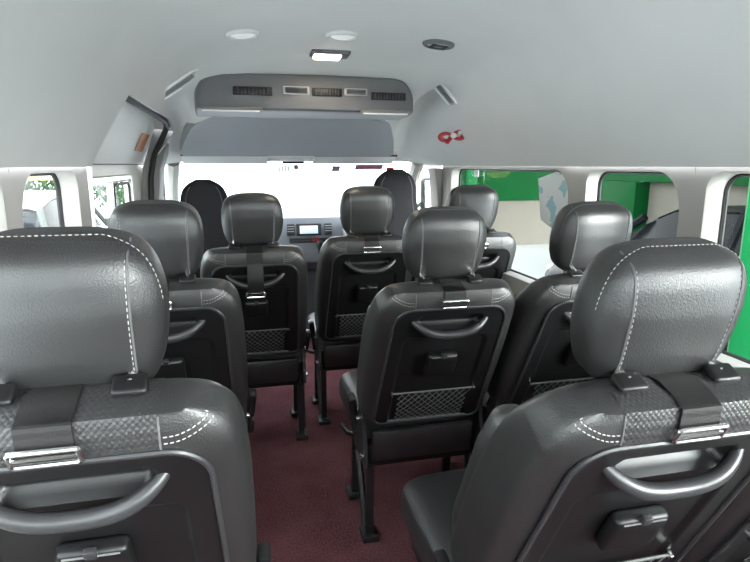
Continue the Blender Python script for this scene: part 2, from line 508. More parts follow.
        for y0, y1, w in ((-.045, -.03, .036), (.19, .22, .036)):
            mb = MB()
            mb.tube([(sx*.180, y0, .26), (sx*.180, y1, .02)], .017, 4)
            mb.box((sx*.180, y1, .010), (.055, .075, .020), .004)
            if y0 < 0: mb.tube([(sx*.197, .065, .265), (sx*.190, y1+.015, .035)], .011, 6)
            lg = mb.build('leg', M['steel'], t, smooth=30)
            mb = MB(); mb.lathe([(0, .018), (.008, .018), (.008, .026), (0, .027)], (sx*.180+.014, y1-.024, 0), 'Z', 8)
            mb.build('foot_bolt', M['metal'], lg)
    # belt buckle on a leaning stalk
    bl = MB(); bl.tube([(lever*.208, .06, .33), (lever*.216, .045, .40)], .008, 8)
    stk = bl.build('buckle_stalk', M['steel'], t)
    mb = MB(); mb.box((lever*.221, .035, .435), (.026, .045, .085), .007, rot=(R(14), lever*R(8), 0)); mb.build('belt_buckle', M['plastic'], stk)
    mb = MB(); mb.tube([(lever*.192, .10, .30), (lever*.215, .14, .29), (lever*.218, .26, .265)], [.007, .009, .011], 8); mb.build('recline_lever', M['plastic'], t)
    return t

SEATS = [
 ('big black leather seat nearest on the left, its headrest cut by the photo edge', (-.57, 0.942, 0), 1.066, dict(rear=True, strap_x=-.012)),
 ('black leather seat nearest on the right of the aisle, big stitched headrest fully showing', (.208, 0.857, 0), 1.043, dict(rear=True, lever=-1)),
 ('outermost right rear seat, only a sliver showing in the bottom right corner', (.64, 0.857, 0), 1.043, dict(rear=True)),
 ('black leather seat by the sliding door, just ahead of the nearest left seat', (-.575, 1.762, 0), 1.034, {}),
 ('black leather seat in the middle of the photo, whole back and legs showing', (.19, 1.677, 0), 1.013, dict(lever=-1)),
 ('black leather seat below the window with the blue and white sticker', (.63, 1.647, 0), 1.022, {}),
 ('black leather seat with a long hanging strap, directly behind the front passenger seat', (-.317, 2.437, 0), 1.020, dict(strap_s=.372)),
 ('black leather seat just behind the driver seat, right of the dashboard radio', (.165, 2.567, 0), 1.036, dict(lever=-1)),
 ('farthest right passenger seat against the window before the front cabin', (.645, 2.567, 0), 1.036, {}),
]
for lab, loc, zs, kw in SEATS:
    make_seat(lab, loc, **kw).scale = (1, 1, zs)

# ------------------------------------------------------------------ front seats
def front_seat(label, loc, top):
    t = thing('front_seat', label, 'seat', loc, 0, 'dark cloth front seats')
    th = R(14)
    F = lambda x, s, n: (x, -s*math.sin(th)-n*math.cos(th), .42+s*math.cos(th)-n*math.sin(th))
    k = top/.76
    S = np.linspace(0, .76, 46)
    W = table([(0, .2), (.05, .225), (.3, .225), (.42, .205), (.50, .165), (.56, .138), (.62, .127), (.68, .12), (.72, .102), (.745, .075), (.76, .04)], S)
    T = table([(0, .05), (.1, .07), (.4, .065), (.5, .055), (.6, .05), (.7, .045), (.745, .03), (.76, .012)], S)
    b = MB(F).loft([[(x, s*k, n) for x, n in se_ring(w, tt, 0, 2.9)] for s, w, tt in zip(S, W, T)]).build('backrest', M['cloth'], t)
    sm = MB()
    for sx in (-1, 1):
        sm.tube([F(sx*.75*np.interp(s, S, W), s*k, np.interp(s, S, T)*(1-.75**2.9)**(1/2.9)+.0005) for s in np.linspace(.05, .73, 30)], .002, 5)
    sm.build('seam', M['piping'], b)
    ys = np.linspace(0, .33, 20)
    cw = table([(0, .2), (.05, .225), (.24, .225), (.30, .20), (.33, .14)], ys); ct = table([(0, .05), (.05, .07), (.26, .07), (.31, .05), (.33, .02)], ys)
    MB().loft([[(x, y, .38+z) for x, z in se_ring(w, q, 0, 3.5)] for y, w, q in zip(ys, cw, ct)]).build('cushion', M['cloth'], t)
    MB().box((0, .14, .155), (.40, .28, .31), .02).build('seat_box', M['plastic'], t)
front_seat('front passenger seat in dark cloth, rounded top left of the dashboard', (-.55, 3.34, 0), .745)
front_seat('driver seat in dark cloth with rounded top, in front of the steering wheel', (.47, 3.22, 0), .80)

# ------------------------------------------------------------------ the van shell
YB = -.50
mb = MB(); mb.box((0, 1.75, -.02), (1.74, 4.55, .04)); struct(mb.build('floor', M['carpet'], smooth=0))

# roof liner
PROF = [(.79, 1.215), (.77, 1.255), (.745, 1.30), (.705, 1.365), (.665, 1.43), (.635, 1.485), (.60, 1.535), (.55, 1.58), (.48, 1.608), (.40, 1.626), (.3, 1.636), (.15, 1.643), (0, 1.645)]
_f = []
for (a, b), (c, d) in zip(PROF, PROF[1:]): _f += [(a+(c-a)*q, b+(d-b)*q) for q in (0, .5)]
PROF = _f+PROF[-1:]
PROF = PROF + [(-x, z) for x, z in PROF[-2::-1]]
ZT = [(YB, 1.645), (2.1, 1.645), (2.35, 1.632), (2.5, 1.595), (2.65, 1.55), (2.85, 1.462), (3.1, 1.36), (3.3, 1.268), (3.42, 1.245)]
ZS = [(YB, 1.645), (2.9, 1.645), (3.05, 1.60), (3.2, 1.46), (3.3, 1.35), (3.42, 1.25)]
def prof_at(y, off=0):
    zt = np.interp(y, [a for a, b in ZT], [b for a, b in ZT]); k = (zt-1.215)/.43
    zq = np.interp(y, [a for a, b in ZS], [b for a, b in ZS]); kq = (zq-1.215)/.43
    out = []
    for x, z in PROF:
        t = max(0, min(1, (abs(x+.07)-.46)/.135 if x < 0 else (x+.07-.50)/.15)); t = t*t*(3-2*t); kk = k+(kq-k)*t
        out.append((x*(1+off*1.2), y, 1.215+(z-1.215)*kk+off*.7*(z-1.215)/.43))
    return out
def liner_z(x, y):
    p = [(a, c) for a, b, c in prof_at(y)][::-1]
    return float(np.interp(x, [a for a, c in p], [c for a, c in p]))
mb = MB()
ring = lambda y, o=0: prof_at(y, o)
rows = [ring(y) for y in list(np.linspace(YB, 1.86, 12))+[1.878, 1.884]]
rows += [[(x, 1.886, z+.005 if z > 1.3 else z) for x, y, z in ring(1.886, .008)]]
mb.loft(rows, False, False, False)
# front part; the left side above the sliding door stays open below z 1.45
ysf = [1.886]+list(np.linspace(1.93, 3.1, 20))+list(np.linspace(3.13, 3.42, 8))
fr = [ring(y, .008) for y in ysf]
n = len(PROF); vs = [p for r in fr for p in r]; fs = []
for i in range(len(fr)-1):
    for j in range(n-1):
        if ysf[i+1] <= 3.101 and PROF[j][0] < 0 and PROF[j+1][1] < 1.42 : continue
        fs.append((i*n+j, i*n+j+1, (i+1)*n+j+1, (i+1)*n+j))
mb.add(vs, fs)
# return of the liner edge over the sliding door
ed = [(y, [p for p, q in zip(r, PROF) if q[0] < 0 and q[1] >= 1.42][-1]) for y, r in zip(ysf, fr) if y <= 3.11]
mb.loft([[p, (p[0]-.10, y, p[2]+.012)] for y, p in ed], False, False, False)
struct(mb.build('ceiling', M['liner'], smooth=50))
# grey fabric panel on the front slope, its grey deepened to carry the slope's shade
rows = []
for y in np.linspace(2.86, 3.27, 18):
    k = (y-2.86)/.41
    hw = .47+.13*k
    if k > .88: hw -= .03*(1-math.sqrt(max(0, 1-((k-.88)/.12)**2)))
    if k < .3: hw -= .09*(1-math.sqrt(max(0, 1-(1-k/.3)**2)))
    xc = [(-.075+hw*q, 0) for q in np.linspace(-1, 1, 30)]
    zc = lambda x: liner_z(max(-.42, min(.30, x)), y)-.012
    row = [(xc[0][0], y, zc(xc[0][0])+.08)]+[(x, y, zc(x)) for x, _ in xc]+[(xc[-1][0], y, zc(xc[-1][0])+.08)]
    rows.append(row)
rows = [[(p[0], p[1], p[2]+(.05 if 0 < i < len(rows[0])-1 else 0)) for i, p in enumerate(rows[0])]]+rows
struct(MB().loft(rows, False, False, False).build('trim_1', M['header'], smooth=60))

# side walls with window openings
WIN = {'A': (1.857, 3.055, .735, 1.205), 'B': (1.313, 1.751, .735, 1.205), 'C': (-.40, 1.228, .735, 1.205)}
def loop(y0, y1, z0, z1, big=.11, n=10):
    # corners (y0,z0),(y1,z0),(y1,z1),(y0,z1): y1 is the front edge
    return rounded_rect_path(y0, y1, z0, z1, (.06, .05, .05, big), n)
def cell(mb, sx, x, Y0, Y1, Z0, Z1, lp, xo):
    cy = sum(p[0] for p in lp)/len(lp); cz = sum(p[1] for p in lp)/len(lp)
    outer = []
    ys0 = min(p[0] for p in lp); ys1 = max(p[0] for p in lp); zs0 = min(p[1] for p in lp); zs1 = max(p[1] for p in lp)
    outer = []
    for y, z in lp:
        u = (y-(ys0+ys1)/2)/((ys1-ys0)/2); v = (z-(zs0+zs1)/2)/((zs1-zs0)/2)
        m = max(abs(u), abs(v)); u /= m; v /= m
        outer.append(((Y0+Y1)/2+u*(Y1-Y0)/2, (Z0+Z1)/2+v*(Z1-Z0)/2))
    r0 = [(sx*x, y, z) for y, z in outer]; r1 = [(sx*(x), y, z) for y, z in lp]
    r1b = [(sx*(x+.008), cy+(y-cy)*.992, cz+(z-cz)*.988) for y, z in lp]
    r2 = [(sx*xo, cy+(y-cy)*.985, cz+(z-cz)*.975) for y, z in lp]
    mb.loft([r0, r1, r1b, r2], False, False)
    # the rectangle corners left by the mapping
    return [(cy+(y-cy)*.985, cz+(z-cz)*.975) for y, z in lp]
wn = [0]
def window(sx, lp, xo, parent=None, name=None):
    wn[0] += 1
    e = bpy.data.objects.new(name or 'window_%d' % wn[0], None); COL.objects.link(e); struct(e)
    g = MB(); P = [(sx*xo, y, z) for y, z in lp]; Q = [(sx*(xo+.004), y, z) for y, z in lp]
    g.loft([P, Q]); g.build('pane', M['glass'], e, smooth=20)
    MB().tube([(sx*xo, y, z) for y, z in lp], .007, 6, True).build('gasket', M['rubber'], e)
XI, XO = .80, .85
def wall_part(mb, sx, y0, y1, z0, z1, x=XI):
    mb.add([(sx*x, y0, z0), (sx*x, y1, z0), (sx*x, y1, z1), (sx*x, y0, z1)], [(0, 1, 2, 3)])
ZW = 1.222
# right
mb = MB()
edges = {'C': (YB, 1.27), 'B': (1.27, 1.804), 'A': (1.804, 3.2)}
lps = []
for k in 'CBA':
    lp = loop(*WIN[k]); lps.append(cell(mb, 1, XI, *edges[k], .70, ZW, lp, XO))
wall_part(mb, 1, YB, 3.2, 0, .70)
struct(mb.build('wall_right', M['trim'], smooth=40))
for lp in lps: window(1, lp, XO)
# left
mb = MB(); lps = []
for k in 'CB':
    lp = loop(*WIN[k]); e = edges[k] if k == 'C' else (1.27, 1.865)
    lps.append(cell(mb, -1, XI, *e, .70, ZW, lp, XO))
wall_part(mb, -1, YB, 1.865, 0, .70)
# jamb of the sliding door opening, following the liner profile
jp = [(x, z) for x, z in PROF if x < 0 and z < 1.5]
mb.loft([[(-.80, 1.865, 0)]+[(-.80, 1.865, z) for z in (.7,)]+[(x, 1.884, z) for x, z in jp[::-1]],
         [(-.90, 1.90, 0)]+[(-.90, 1.90, z) for z in (.7,)]+[(x-.09, 1.90, z+.03) for x, z in jp[::-1]]], False, False, False)
struct(mb.build('wall_left', M['trim'], smooth=40))
for lp in lps: window(-1, lp, XO)

# tailgate behind the camera, with its window
mb = MB(); lp = rounded_rect_path(-.72, .72, .72, 1.30, (.08,)*4, 8)
tmp = MB(); cell(tmp, 1, 0, -.85, .85, .60, 1.36, lp, .04)
mb.add([(y, YB-x+.0, z) for x, y, z in tmp.v], tmp.f)
mb.add([(-.85, YB, 0), (.85, YB, 0), (.85, YB, .60), (-.85, YB, .60)], [(0, 1, 2, 3)])
top = [(x, YB, z) for x, y, z in prof_at(YB) if z > 1.36]
mb.add([(-.85, YB, 1.36), (.85, YB, 1.36)]+top, [tuple([0, 1]+list(range(2, 2+len(top))))])
struct(mb.build('wall_rear', M['trim'], smooth=40))
wn[0] += 1
e_ = bpy.data.objects.new('window_%d' % wn[0], None); COL.objects.link(e_); struct(e_)
MB().loft([[(x, YB-.035, z) for x, z in lp], [(x, YB-.039, z) for x, z in lp]]).build('pane', M['glass'], e_, smooth=20)

# sliding door on the left
d1 = bpy.data.objects.new('door_1', None); COL.objects.link(d1); struct(d1)
def door_x(z): return -.86 if z < 1.225 else float(np.interp(z, [1.225, 1.34, 1.45, 1.56], [-.855, -.80, -.735, -.66]))
mb = MB()
lp = rounded_rect_path(2.02, 2.86, .76, 1.165, (.04, .04, .03, .03), 6)
cell(mb, -1, .86, 1.88, 3.34, .70, 1.222, lp, .885)
wall_part(mb, -1, 1.88, 3.34, 0, .70, .86)
mb.build('lower_panel', M['doorpanel'], d1, smooth=40)
rows = [[(door_x(z), y, z) for y in np.linspace(1.88, 3.34, 9)] for z in np.linspace(1.226, 1.56, 12)]
mb = MB().loft(rows, False, False, False)
mb.build('upper_panel', M['doorpanel'], d1, 'white upper door panel', smooth=40)
MB().tube([(-.858, 1.9, 1.224), (-.858, 3.14, 1.224)], .004, 6).build('panel_seam', M['greytrim'], d1)
fr_ = bpy.data.objects.new('door_window', None); COL.objects.link(fr_); fr_.parent = d1
MB().loft([[(-.868, y, z) for y, z in lp], [(-.872, y, z) for y, z in lp]]).build('pane', M['glass'], fr_, smooth=20)
mb = MB(); mb.tube([(-.862, y, z) for y, z in lp], .016, 6, True)
mb.box((-.866, 2.47, .965), (.022, .030, .40), .004)
mb.build('window_frame', M['alu'], fr_, 'silver sliding window frame')
MB().tube([(-.858, y, z) for y, z in rounded_rect_path(2.50, 2.83, .785, 1.14, (.03,)*4, 5)], .006, 6, True).build('gasket', M['rubber'], fr_)
# black seal round the opening
seal = [(-.70, 1.93, 1.435), (-.70, 2.5, 1.433), (-.69, 2.90, 1.425), (-.695, 3.03, 1.405), (-.730, 3.09, 1.35), (-.775, 3.11, 1.27), (-.80, 3.115, 1.16), (-.815, 3.12, .9), (-.82, 3.12, .05)]
sp = resample(seal, .03)
MB().tube(sp, .014, 8).build('door_seal', M['rubber'], d1)

# grey pillar behind the front left door and its right twin
def pillar(name, sx, mat, y0, y1):
    pr = [(.83, 0), (.83, .7), (.82, 1.0), (.80, 1.2), (.775, 1.27), (.735, 1.38), (.70, 1.46), (.66, 1.50)]
    if sx > 0: pr = [p for p in pr if p[1] < 1.25]
    a = [[(sx*(x-.045), y0, z), (sx*(x-.05), y0+.03, z), (sx*(x-.05), y1-.02, z), (sx*(x-.02), y1, z), (sx*(x+.04), y1, z), (sx*(x+.04), y0, z)] for x, z in pr]
    return struct(MB().loft(a).build(name, mat, smooth=50))
pillar('trim_2', -1, M['greytrim'], 3.125, 3.27)
pillar('trim_3', 1, M['trim'], 3.2, 3.33)

# front doors, A pillars, windscreen
for sx, nm in ((-1, 'door_2'), (1, 'door_3')):
    d = bpy.data.objects.new(nm, None); COL.objects.link(d); struct(d)
    mb = MB(); lp = rounded_rect_path(3.32, 3.92, .80, 1.19, (.04, .04, .12, .03), 6)
    cell(mb, sx, .82, 3.27, 3.99, .70, 1.225, lp, .85); wall_part(mb, sx, 3.27, 3.99, 0, .70, .82)
    mb.build('door_panel', M['trim'], d, smooth=40)
    MB().loft([[(sx*.845, y, z) for y, z in lp], [(sx*.849, y, z) for y, z in lp]]).build('pane', M['glass'], d, smooth=20)
    MB().tube([(sx*.842, y, z) for y, z in lp], .008, 6, True).build('gasket', M['rubber'], d)
    # A pillar
    struct(MB().tube([(sx*.80, 3.99, .80), (sx*.79, 3.86, .95), (sx*.76, 3.66, 1.12), (sx*.72, 3.42, 1.245)], [.045, .042, .04, .04], 8).build('trim_%d' % (4 if sx < 0 else 5), M['trim']))
mb = MB(); mb.box((0, 3.42, 1.255), (1.46, .07, .03), .012); struct(mb.build('trim_6', M['liner']))
ws = bpy.data.objects.new('window_%d' % (wn[0]+1), None); COL.objects.link(ws); struct(ws)
def WS(x, k): return (x, 3.44+.58*k+.0-.10*(x/.8)**2*.8, 1.24-.42*k)
rows = [[WS(x*(.74+.06*k), k) for x in np.linspace(-1, 1, 14)] for k in np.linspace(0, 1, 6)]
MB().loft(rows, False, False, False).build('pane', M['glass'], ws)

# front bulkhead below the windscreen
mb = MB(); mb.box((0, 4.03, .40), (1.66, .04, .80)); struct(mb.build('wall_front', M['dash'], smooth=0))

# ------------------------------------------------------------------ dashboard
dt = thing('dashboard', 'grey dashboard with radio stack below the windscreen', 'dashboard', (0, 3.80, 0))
prof = [(.20, .52), (.21, .80), (.18, .845), (.0, .845), (-.10, .82), (-.14, .74), (-.12, .64), (-.05, .56), (.0, .52)]
MB().loft([[(x, y, z) for y, z in prof] for x in (-.78, .78)]).build('dash_body', M['dash'], dt, smooth=40)
mb = MB(); mb.box((.07, -.13, .74), (.44, .10, .30), .02, rot=(R(-8), 0, 0)); cs = mb.build('centre_stack', M['dash'], dt)
mb = MB(); mb.box((.055, -.187, .815), (.16, .012, .075), .004, rot=(R(-8), 0, 0)); rd = mb.build('radio', M['dashdark'], dt)
mb = MB(); mb.box((.055, -.194, .815), (.115, .004, .05), .001, rot=(R(-8), 0, 0)); mb.build('screen', M['screen'], rd)
for x in (-.06, .18):
    mb = MB(); mb.box((x, -.185, .815), (.05, .016, .075), .006, rot=(R(-8), 0, 0)); v = mb.build('air_vent', M['dashdark'], dt)
    mb = MB()
    for k in range(4): mb.box((x, -.194, .79+.016*k), (.042, .004, .005), .001)
    mb.build('slats', M['ventgrey'], v)
mb = MB(); mb.box((.06, -.178, .745), (.26, .010, .028), .003, rot=(R(-8), 0, 0)); cp = mb.build('control_strip', M['dashdark'], dt)
mb = MB(); mb.box((.10, -.184, .747), (.045, .006, .020), .002, rot=(R(-8), 0, 0)); mb.build('hazard_button', M['red'], cp)
mb = MB(); mb.box((.46, -.08, .86), (.34, .16, .10), .035); mb.build('instrument_hood', M['dashdark'], dt)
mb = MB(); mb.tube([(.12, -.17, .60), (.12, -.20, .70)], .009, 8); gl = mb.build('gear_lever', M['dashdark'], dt)
mb = MB(); mb.lathe([(0, -.03), (.016, -.028), (.022, 0), (.018, .02), (0, .028)], (.12, -.205, .72), 'Z', 14); mb.build('knob', M['dashdark'], gl)
swt = bpy.data.objects.new('steering_wheel', None); COL.objects.link(swt); swt.parent = dt; swt.location = (.46, -.24, .80); swt['label'] = 'dark steering wheel'
tilt = Euler((R(35), 0, 0)).to_matrix()
cir = lambda r, k: tuple(tilt @ Vector((r*math.cos(k), r*math.sin(k), 0)))
MB().tube([cir(.185, a) for a in np.linspace(0, 2*math.pi, 40, endpoint=False)], .014, 8, True).build('rim', M['dashdark'], swt)
mb = MB(); mb.box((0, 0, 0), (.13, .11, .04), .018, rot=(R(35), 0, 0)); mb.build('hub', M['dashdark'], swt)
for a in (R(0), R(180), R(270)):
    MB().tube([cir(.05, a), cir(.18, a)], .013, 6).build('spoke', M['dashdark'], swt)
MB().tube([tuple(tilt @ Vector((0, 0, -.02))), tuple(tilt @ Vector((0, 0, -.22)))], .032, 10).build('column', M['dashdark'], swt)

# ------------------------------------------------------------------ air conditioning unit
AX = -.055
ac = thing('ceiling_air_conditioner', 'grey roof air conditioner with rounded ends and four vents', 'air conditioner', (AX, 2.5, 1.445))
hw = .465
def acring(y, inset, dz=0):
    P = rounded_rect_path(-hw+inset, hw-inset, .0+inset*.4, .150-inset*.7+dz, (.012, .012, .10, .10), 9)
    return [(x, y, z) for x, z in P]
MB().loft([acring(.0, .02), acring(.006, .008), acring(.02, .0), acring(.1, -.01), acring(.30, -.02)]).build('housing', M['ac'], ac, smooth=45)
def ac_vent(x, z, w, h, mat, nm, ns, vertical):
    f = MB(); f.box((x, -.002, z), (w, .012, h), .004); v = f.build(nm, mat, ac)
    s = MB()
    for k in range(ns):
        if vertical: s.box((x-w*.42+w*.84*(k+.5)/ns, -.010, z), (w*.84/ns*.45, .008, h*.7), .0008)
        else: s.box((x, -.010, z-h*.35+h*.7*(k+.5)/ns), (w*.84, .008, h*.7/ns*.4), .0008)
    s.build('slats', M['vent'] if mat is not M['vent'] else M['satin'], v)
ac_vent(-.235, .075, .16, .034, M['vent'], 'air_vent', 9, True)
ac_vent(-.055, .082, .11, .034, M['ventgrey'], 'air_vent', 6, False)
ac_vent(.075, .078, .13, .034, M['vent'], 'air_vent', 9, True)
ac_vent(.20, .082, .10, .030, M['ventgrey'], 'air_vent', 5, False)
ac_vent(.345, .068, .155, .032, M['vent'], 'air_vent', 10, True)
for x0, x1 in ((-.45, -.20), (.22, .44)):
    mb = MB(); mb.box(((x0+x1)/2, -.004, .004), (x1-x0, .030, .012), .004); mb.build('lower_rail', M['greytrim'], ac)
    mb = MB(); mb.box(((x0+x1)/2, -.008, -.006), (x1-x0-.02, .020, .006), .002); mb.build('light_strip', M['lens'], ac)

# ------------------------------------------------------------------ ceiling fittings
def on_liner(x, y):
    h = .02
    zx = (liner_z(x+h, y)-liner_z(x-h, y))/(2*h); zy = (liner_z(x, y+h)-liner_z(x, y-h))/(2*h)
    nrm = Vector((zx, zy, -1)).normalized()        # points down into the cabin
    return Vector((x, y, liner_z(x, y)+(.005 if y > 1.886 else 0))), nrm
def place(o, x, y, spin=None):
    p, nrm = on_liner(x, y)
    o.location = p
    z = nrm; fwd = Vector((0, 1, 0)) if spin is None else spin
    yv = (fwd - z*fwd.dot(z)).normalized(); xv = yv.cross(z)
    o.rotation_mode = 'QUATERNION'
    o.rotation_quaternion = Matrix((xv, yv, z)).transposed().to_quaternion()
def round_light(label, x, y, mat, nm='ceiling_light'):
    t = thing(nm, label, 'light', group='round ceiling fittings'); place(t, x, y)
    MB().lathe([(.040, -.004), (.056, -.004), (.057, .004), (.052, .010), (.046, .011), (.042, .006)], seg=36).build('bezel', M['liner'] if mat is not M['ventgrey'] else M['ac'], t)
    l = MB().lathe([(.001, -.004), (.041, -.004), (.042, .005), (.03, .011), (.001, .013)], seg=36).build('lens', mat, t)
    if mat is M['ventgrey']:
        s = MB()
        for k in range(5): s.box((0, -.026+.013*k, .012), (.06, .004, .004), .001)
        s.build('slats', M['vent'], t)
round_light('leftmost of the round ceiling lights in the row', -.327, 2.0, M['spot'])
round_light('white round ceiling light between two others, just before the lit dome lamp', .0, 2.0, M['spot'])
round_light('dark unlit round ceiling fitting, rightmost of its row', .342, 2.0, M['ventgrey'])
dl = thing('dome_lamp', 'lit warm rectangular dome lamp on the ceiling', 'light'); place(dl, .0, 2.27)
MB().box((0, 0, .004), (.15, .085, .022), .010, seg=3).build('housing', M['ac'], dl)
MB().box((.012, 0, .014), (.105, .066, .018), .008, seg=3).build('lens', M['lamp'], dl)

def slot(label, x, y, sx):
    t = thing('ceiling_grille', label, 'grille', group='slim ceiling grilles'); 
    d = on_liner(x+sx*.03, y)[0]-on_liner(x-sx*.03, y)[0]
    place(t, x, y, Vector((d.x, d.y, d.z)) + Vector((0, .02, 0)))
    P = rounded_rect_path(-.050, .050, -.115, .115, (.036,)*4, 6)
    MB().tube([(a, b, .004) for a, b in P], .006, 6, True).build('frame', M['lens'], t)
    MB().loft([[(a*.9, b*.95, -.003) for a, b in P], [(a*.9, b*.95, .006) for a, b in P]]).build('backing', M['ventgrey'], t, smooth=30)
    s = MB()
    for k in range(4): s.box((-.021+.014*k, 0, .007), (.004, .16, .003), .0008)
    s.build('slats', M['greytrim'], t)
slot('slim pale ceiling grille above the sliding door', -.585, 2.47, -1)
slot('slim grey ceiling grille above the right side, near the red charm', .585, 2.60, 1)

ch = thing('hanging_charm', 'small red and white charm on the right side of the ceiling', 'charm')
p, nr = on_liner(.735, 2.88)
ch.location = (.664, 2.69, 1.358); ch.scale = (1.5, 1.4, 1.2)
mb = MB()
for sx in (-1, 1):
    mb.tube([(sx*(.022-.020*math.cos(a)), -.004*math.sin(a), .014*math.sin(a)+sx*.004) for a in np.linspace(0, 2*math.pi, 15)], [.004+.005*math.sin(a/2) for a in np.linspace(0, 2*math.pi, 15)], 8)
mb.tube([(-.004, 0, 0), (-.020, -.003, -.030)], [.008, .006], 6)
mb.tube([(.03, .0, .0), (.085, .006, .004)], [.006, .004], 6)
mb.build('bow', M['red'], ch)
mb = MB(); mb.lathe([(0, -.010), (.010, -.006), (.011, .004), (0, .010)], (0, -.009, .002), 'Y', 10)
mb.lathe([(0, -.006), (.007, -.003), (.007, .003), (0, .006)], (.022, -.010, .014), 'Y', 8); mb.build('bead', M['white'], ch)
MB().tube([(0, 0, .0), (.03, .02, .02), (.075, .045, .035)], .005, 6).build('hook', M['red'], ch)

# ------------------------------------------------------------------ front cabin fittings
for nm, lab, x0, x1, yy in (('sun_visor', 'left sun visor folded up along the windscreen top', -.665, -.20, 3.305), ('sun_visor', 'right sun visor folded up along the windscreen top', .06, .545, 3.305)):
    t = thing(nm, lab, 'sun visor', ((x0+x1)/2, yy, 1.262), 0, 'sun visors')
    MB().box((0, .03, -.004), (x1-x0, .13, .018), .007, rot=(R(-24), 0, 0), seg=3).build('flap', M['liner'], t)
    MB().tube([(-(x1-x0)/2, -.03, -.002+.013), ((x1-x0)/2, -.03, .011)], .006, 6).build('hinge_rod', M['rubber'], t)
rm = thing('rear_view_mirror', 'small dark rear view mirror at the top of the windscreen', 'mirror', (-.045, 3.47, 1.262))
MB().box((0, -.02, -.018), (.13, .022, .034), .008, rot=(R(10), 0, 0), seg=3).build('housing', M['rubber'], rm)
MB().tube([(.005, .0, -.02), (.01, .02, -.005)], .008, 6).build('stalk', M['rubber'], rm)
MB().box((.015, -.015, -.055), (.028, .022, .03), .006).build('sensor_box', M['greytrim'], rm)

def ws_patch(name, label, cat, x0, x1, k0, k1, mat, group=None, stripes=0):
    # a sheet stuck to the inside of the windscreen
    def q(x, k, d): a = WS(x, k); return (a[0], a[1]-.004-d, a[2]-.004-d)
    mb = MB()
    spans = [(x0, x1)] if not stripes else [(x0+(x1-x0)*i/stripes, x0+(x1-x0)*(i+.55)/stripes) for i in range(stripes)]
    for a, b in spans:
        mb.loft([[q(a, k0, 0), q(b, k0, 0), q(b, k1, 0), q(a, k1, 0)], [q(a, k0, .0012), q(b, k0, .0012), q(b, k1, .0012), q(a, k1, .0012)]])
    tag(mb.build(name, mat, smooth=0), label, cat, group)
ws_patch('windscreen_sticker', 'green striped sticker on the windscreen below the mirror', 'sticker', -.13, -.06, .04, .14, M['greensticker'], 'windscreen stickers', 4)
ws_patch('windscreen_sticker', 'small grey square sticker high on the windscreen', 'sticker', .19, .24, .05, .13, M['greysticker'], 'windscreen stickers')
ws_patch('windscreen_sticker', 'long maroon sticker along the top right of the windscreen', 'sticker', .33, .50, .03, .10, M['maroon'], 'windscreen stickers')
ws_patch('windscreen_sticker', 'short red sticker beside the long maroon one on the windscreen', 'sticker', .525, .57, .07, .11, M['red'], 'windscreen stickers')

# stickers on the side
mb = MB(); rows = []
for d in (0, .0012):
    rows.append([(door_x(z)+.003+d, y, z-.001) for y, z in ((2.84, 1.285), (3.05, 1.285), (3.05, 1.365), (2.84, 1.365))])
tag(mb.loft(rows).build('door_sticker', M['orange'], smooth=0), 'orange sticker on the white panel of the sliding door', 'sticker')
mb = MB()
pts = [(2.16, 1.165), (2.02, 1.195), (1.93, 1.18), (1.90, 1.08), (2.02, .97), (2.12, 1.0), (2.14, 1.08)]
tag(mb.loft([[(.8455, y, z) for y, z in pts], [(.844, y, z) for y, z in pts]]).build('window_sticker', M['sticker'], smooth=0), 'white and pale blue sheet on the right window beside the pillar', 'sticker')
tag(MB().box((.843, 2.80, 1.178), (.002, .06, .035)).build('window_label', M['white'], smooth=0), 'tiny white label at the top of the front right window', 'label')

# ------------------------------------------------------------------ outside
GZ = -.55
mb = MB(); mb.box((0, 10, GZ-.05), (120, 140, .1)); struct(mb.build('ground', M['concrete'], smooth=0))
# door mirrors of the van, seen through the front windows
for sx, lab in ((-1, 'black outside mirror beyond the front left window'), (1, 'black outside mirror beyond the front right window')):
    t = thing('door_mirror', lab, 'mirror', (sx*1.0, 3.98, .95), 0, 'outside mirrors')
    MB().box((0, 0, .05), (.16, .09, .26), .03, seg=3).build('housing', M['rubber'], t)
    MB().box((0, -.048, .05), (.13, .006, .22), .002).build('mirror_glass', M['metal'], t)
    MB().tube([(-sx*.06, 0, .0), (-sx*.15, -.02, -.04)], .015, 8).build('arm', M['rubber'], t)

bd = thing('shop_front', 'low beige wall with a wide green band outside on the right', 'building', (8, 11.6, GZ))
MB().box((.2, .15, .50), (8.0, .3, 1.0)).build('wall', M['beige'], bd, smooth=0)
MB().box((.2, .10, 1.75), (8.0, .4, 1.50), .02).build('fascia', M['green'], bd)
MB().box((.2, .10, 2.60), (8.0, .45, .20), .01).build('coping', M['beige'], bd)
MB().box((-3.55, -.14, 1.45), (.22, .10, .5), .01).build('box_sign', M['greenlite'], bd)
b2 = thing('side_building', 'beige wall with green post and beam seen behind the black car', 'building', (5.6, 6, GZ))
MB().box((.2, 0, 1.3), (.2, 6.4, 2.6)).build('wall', M['beige'], b2, smooth=0)
MB().box((.0, 2.0, 1.3), (.30, .95, 2.6), .02).build('post', M['green'], b2)
MB().box((.0, 0.2, 2.1), (.34, 6.0, 1.15), .02).build('beam', M['green'], b2)
gp = thing('green_post', 'bright green square post close outside the rear right window', 'post', (1.96, 2.10, GZ), R(-45))
MB().box((0, 0, 1.6), (.16, .16, 3.2), .01).build('shaft', M['greenlite'], gp)
MB().box((0, 0, .01), (.26, .26, .02), .004).build('base_plate', M['steel'], gp)
cn = thing('shade_canopy', 'unseen grey roof added to shade the right side outside', 'shade_canopy', (7, 6, GZ))  # unseen roof added to keep daylight off the outside walls
MB().box((.2, 0, 3.35), (11, 16, .1)).build('roof_sheet', M['roof'], cn, smooth=0)
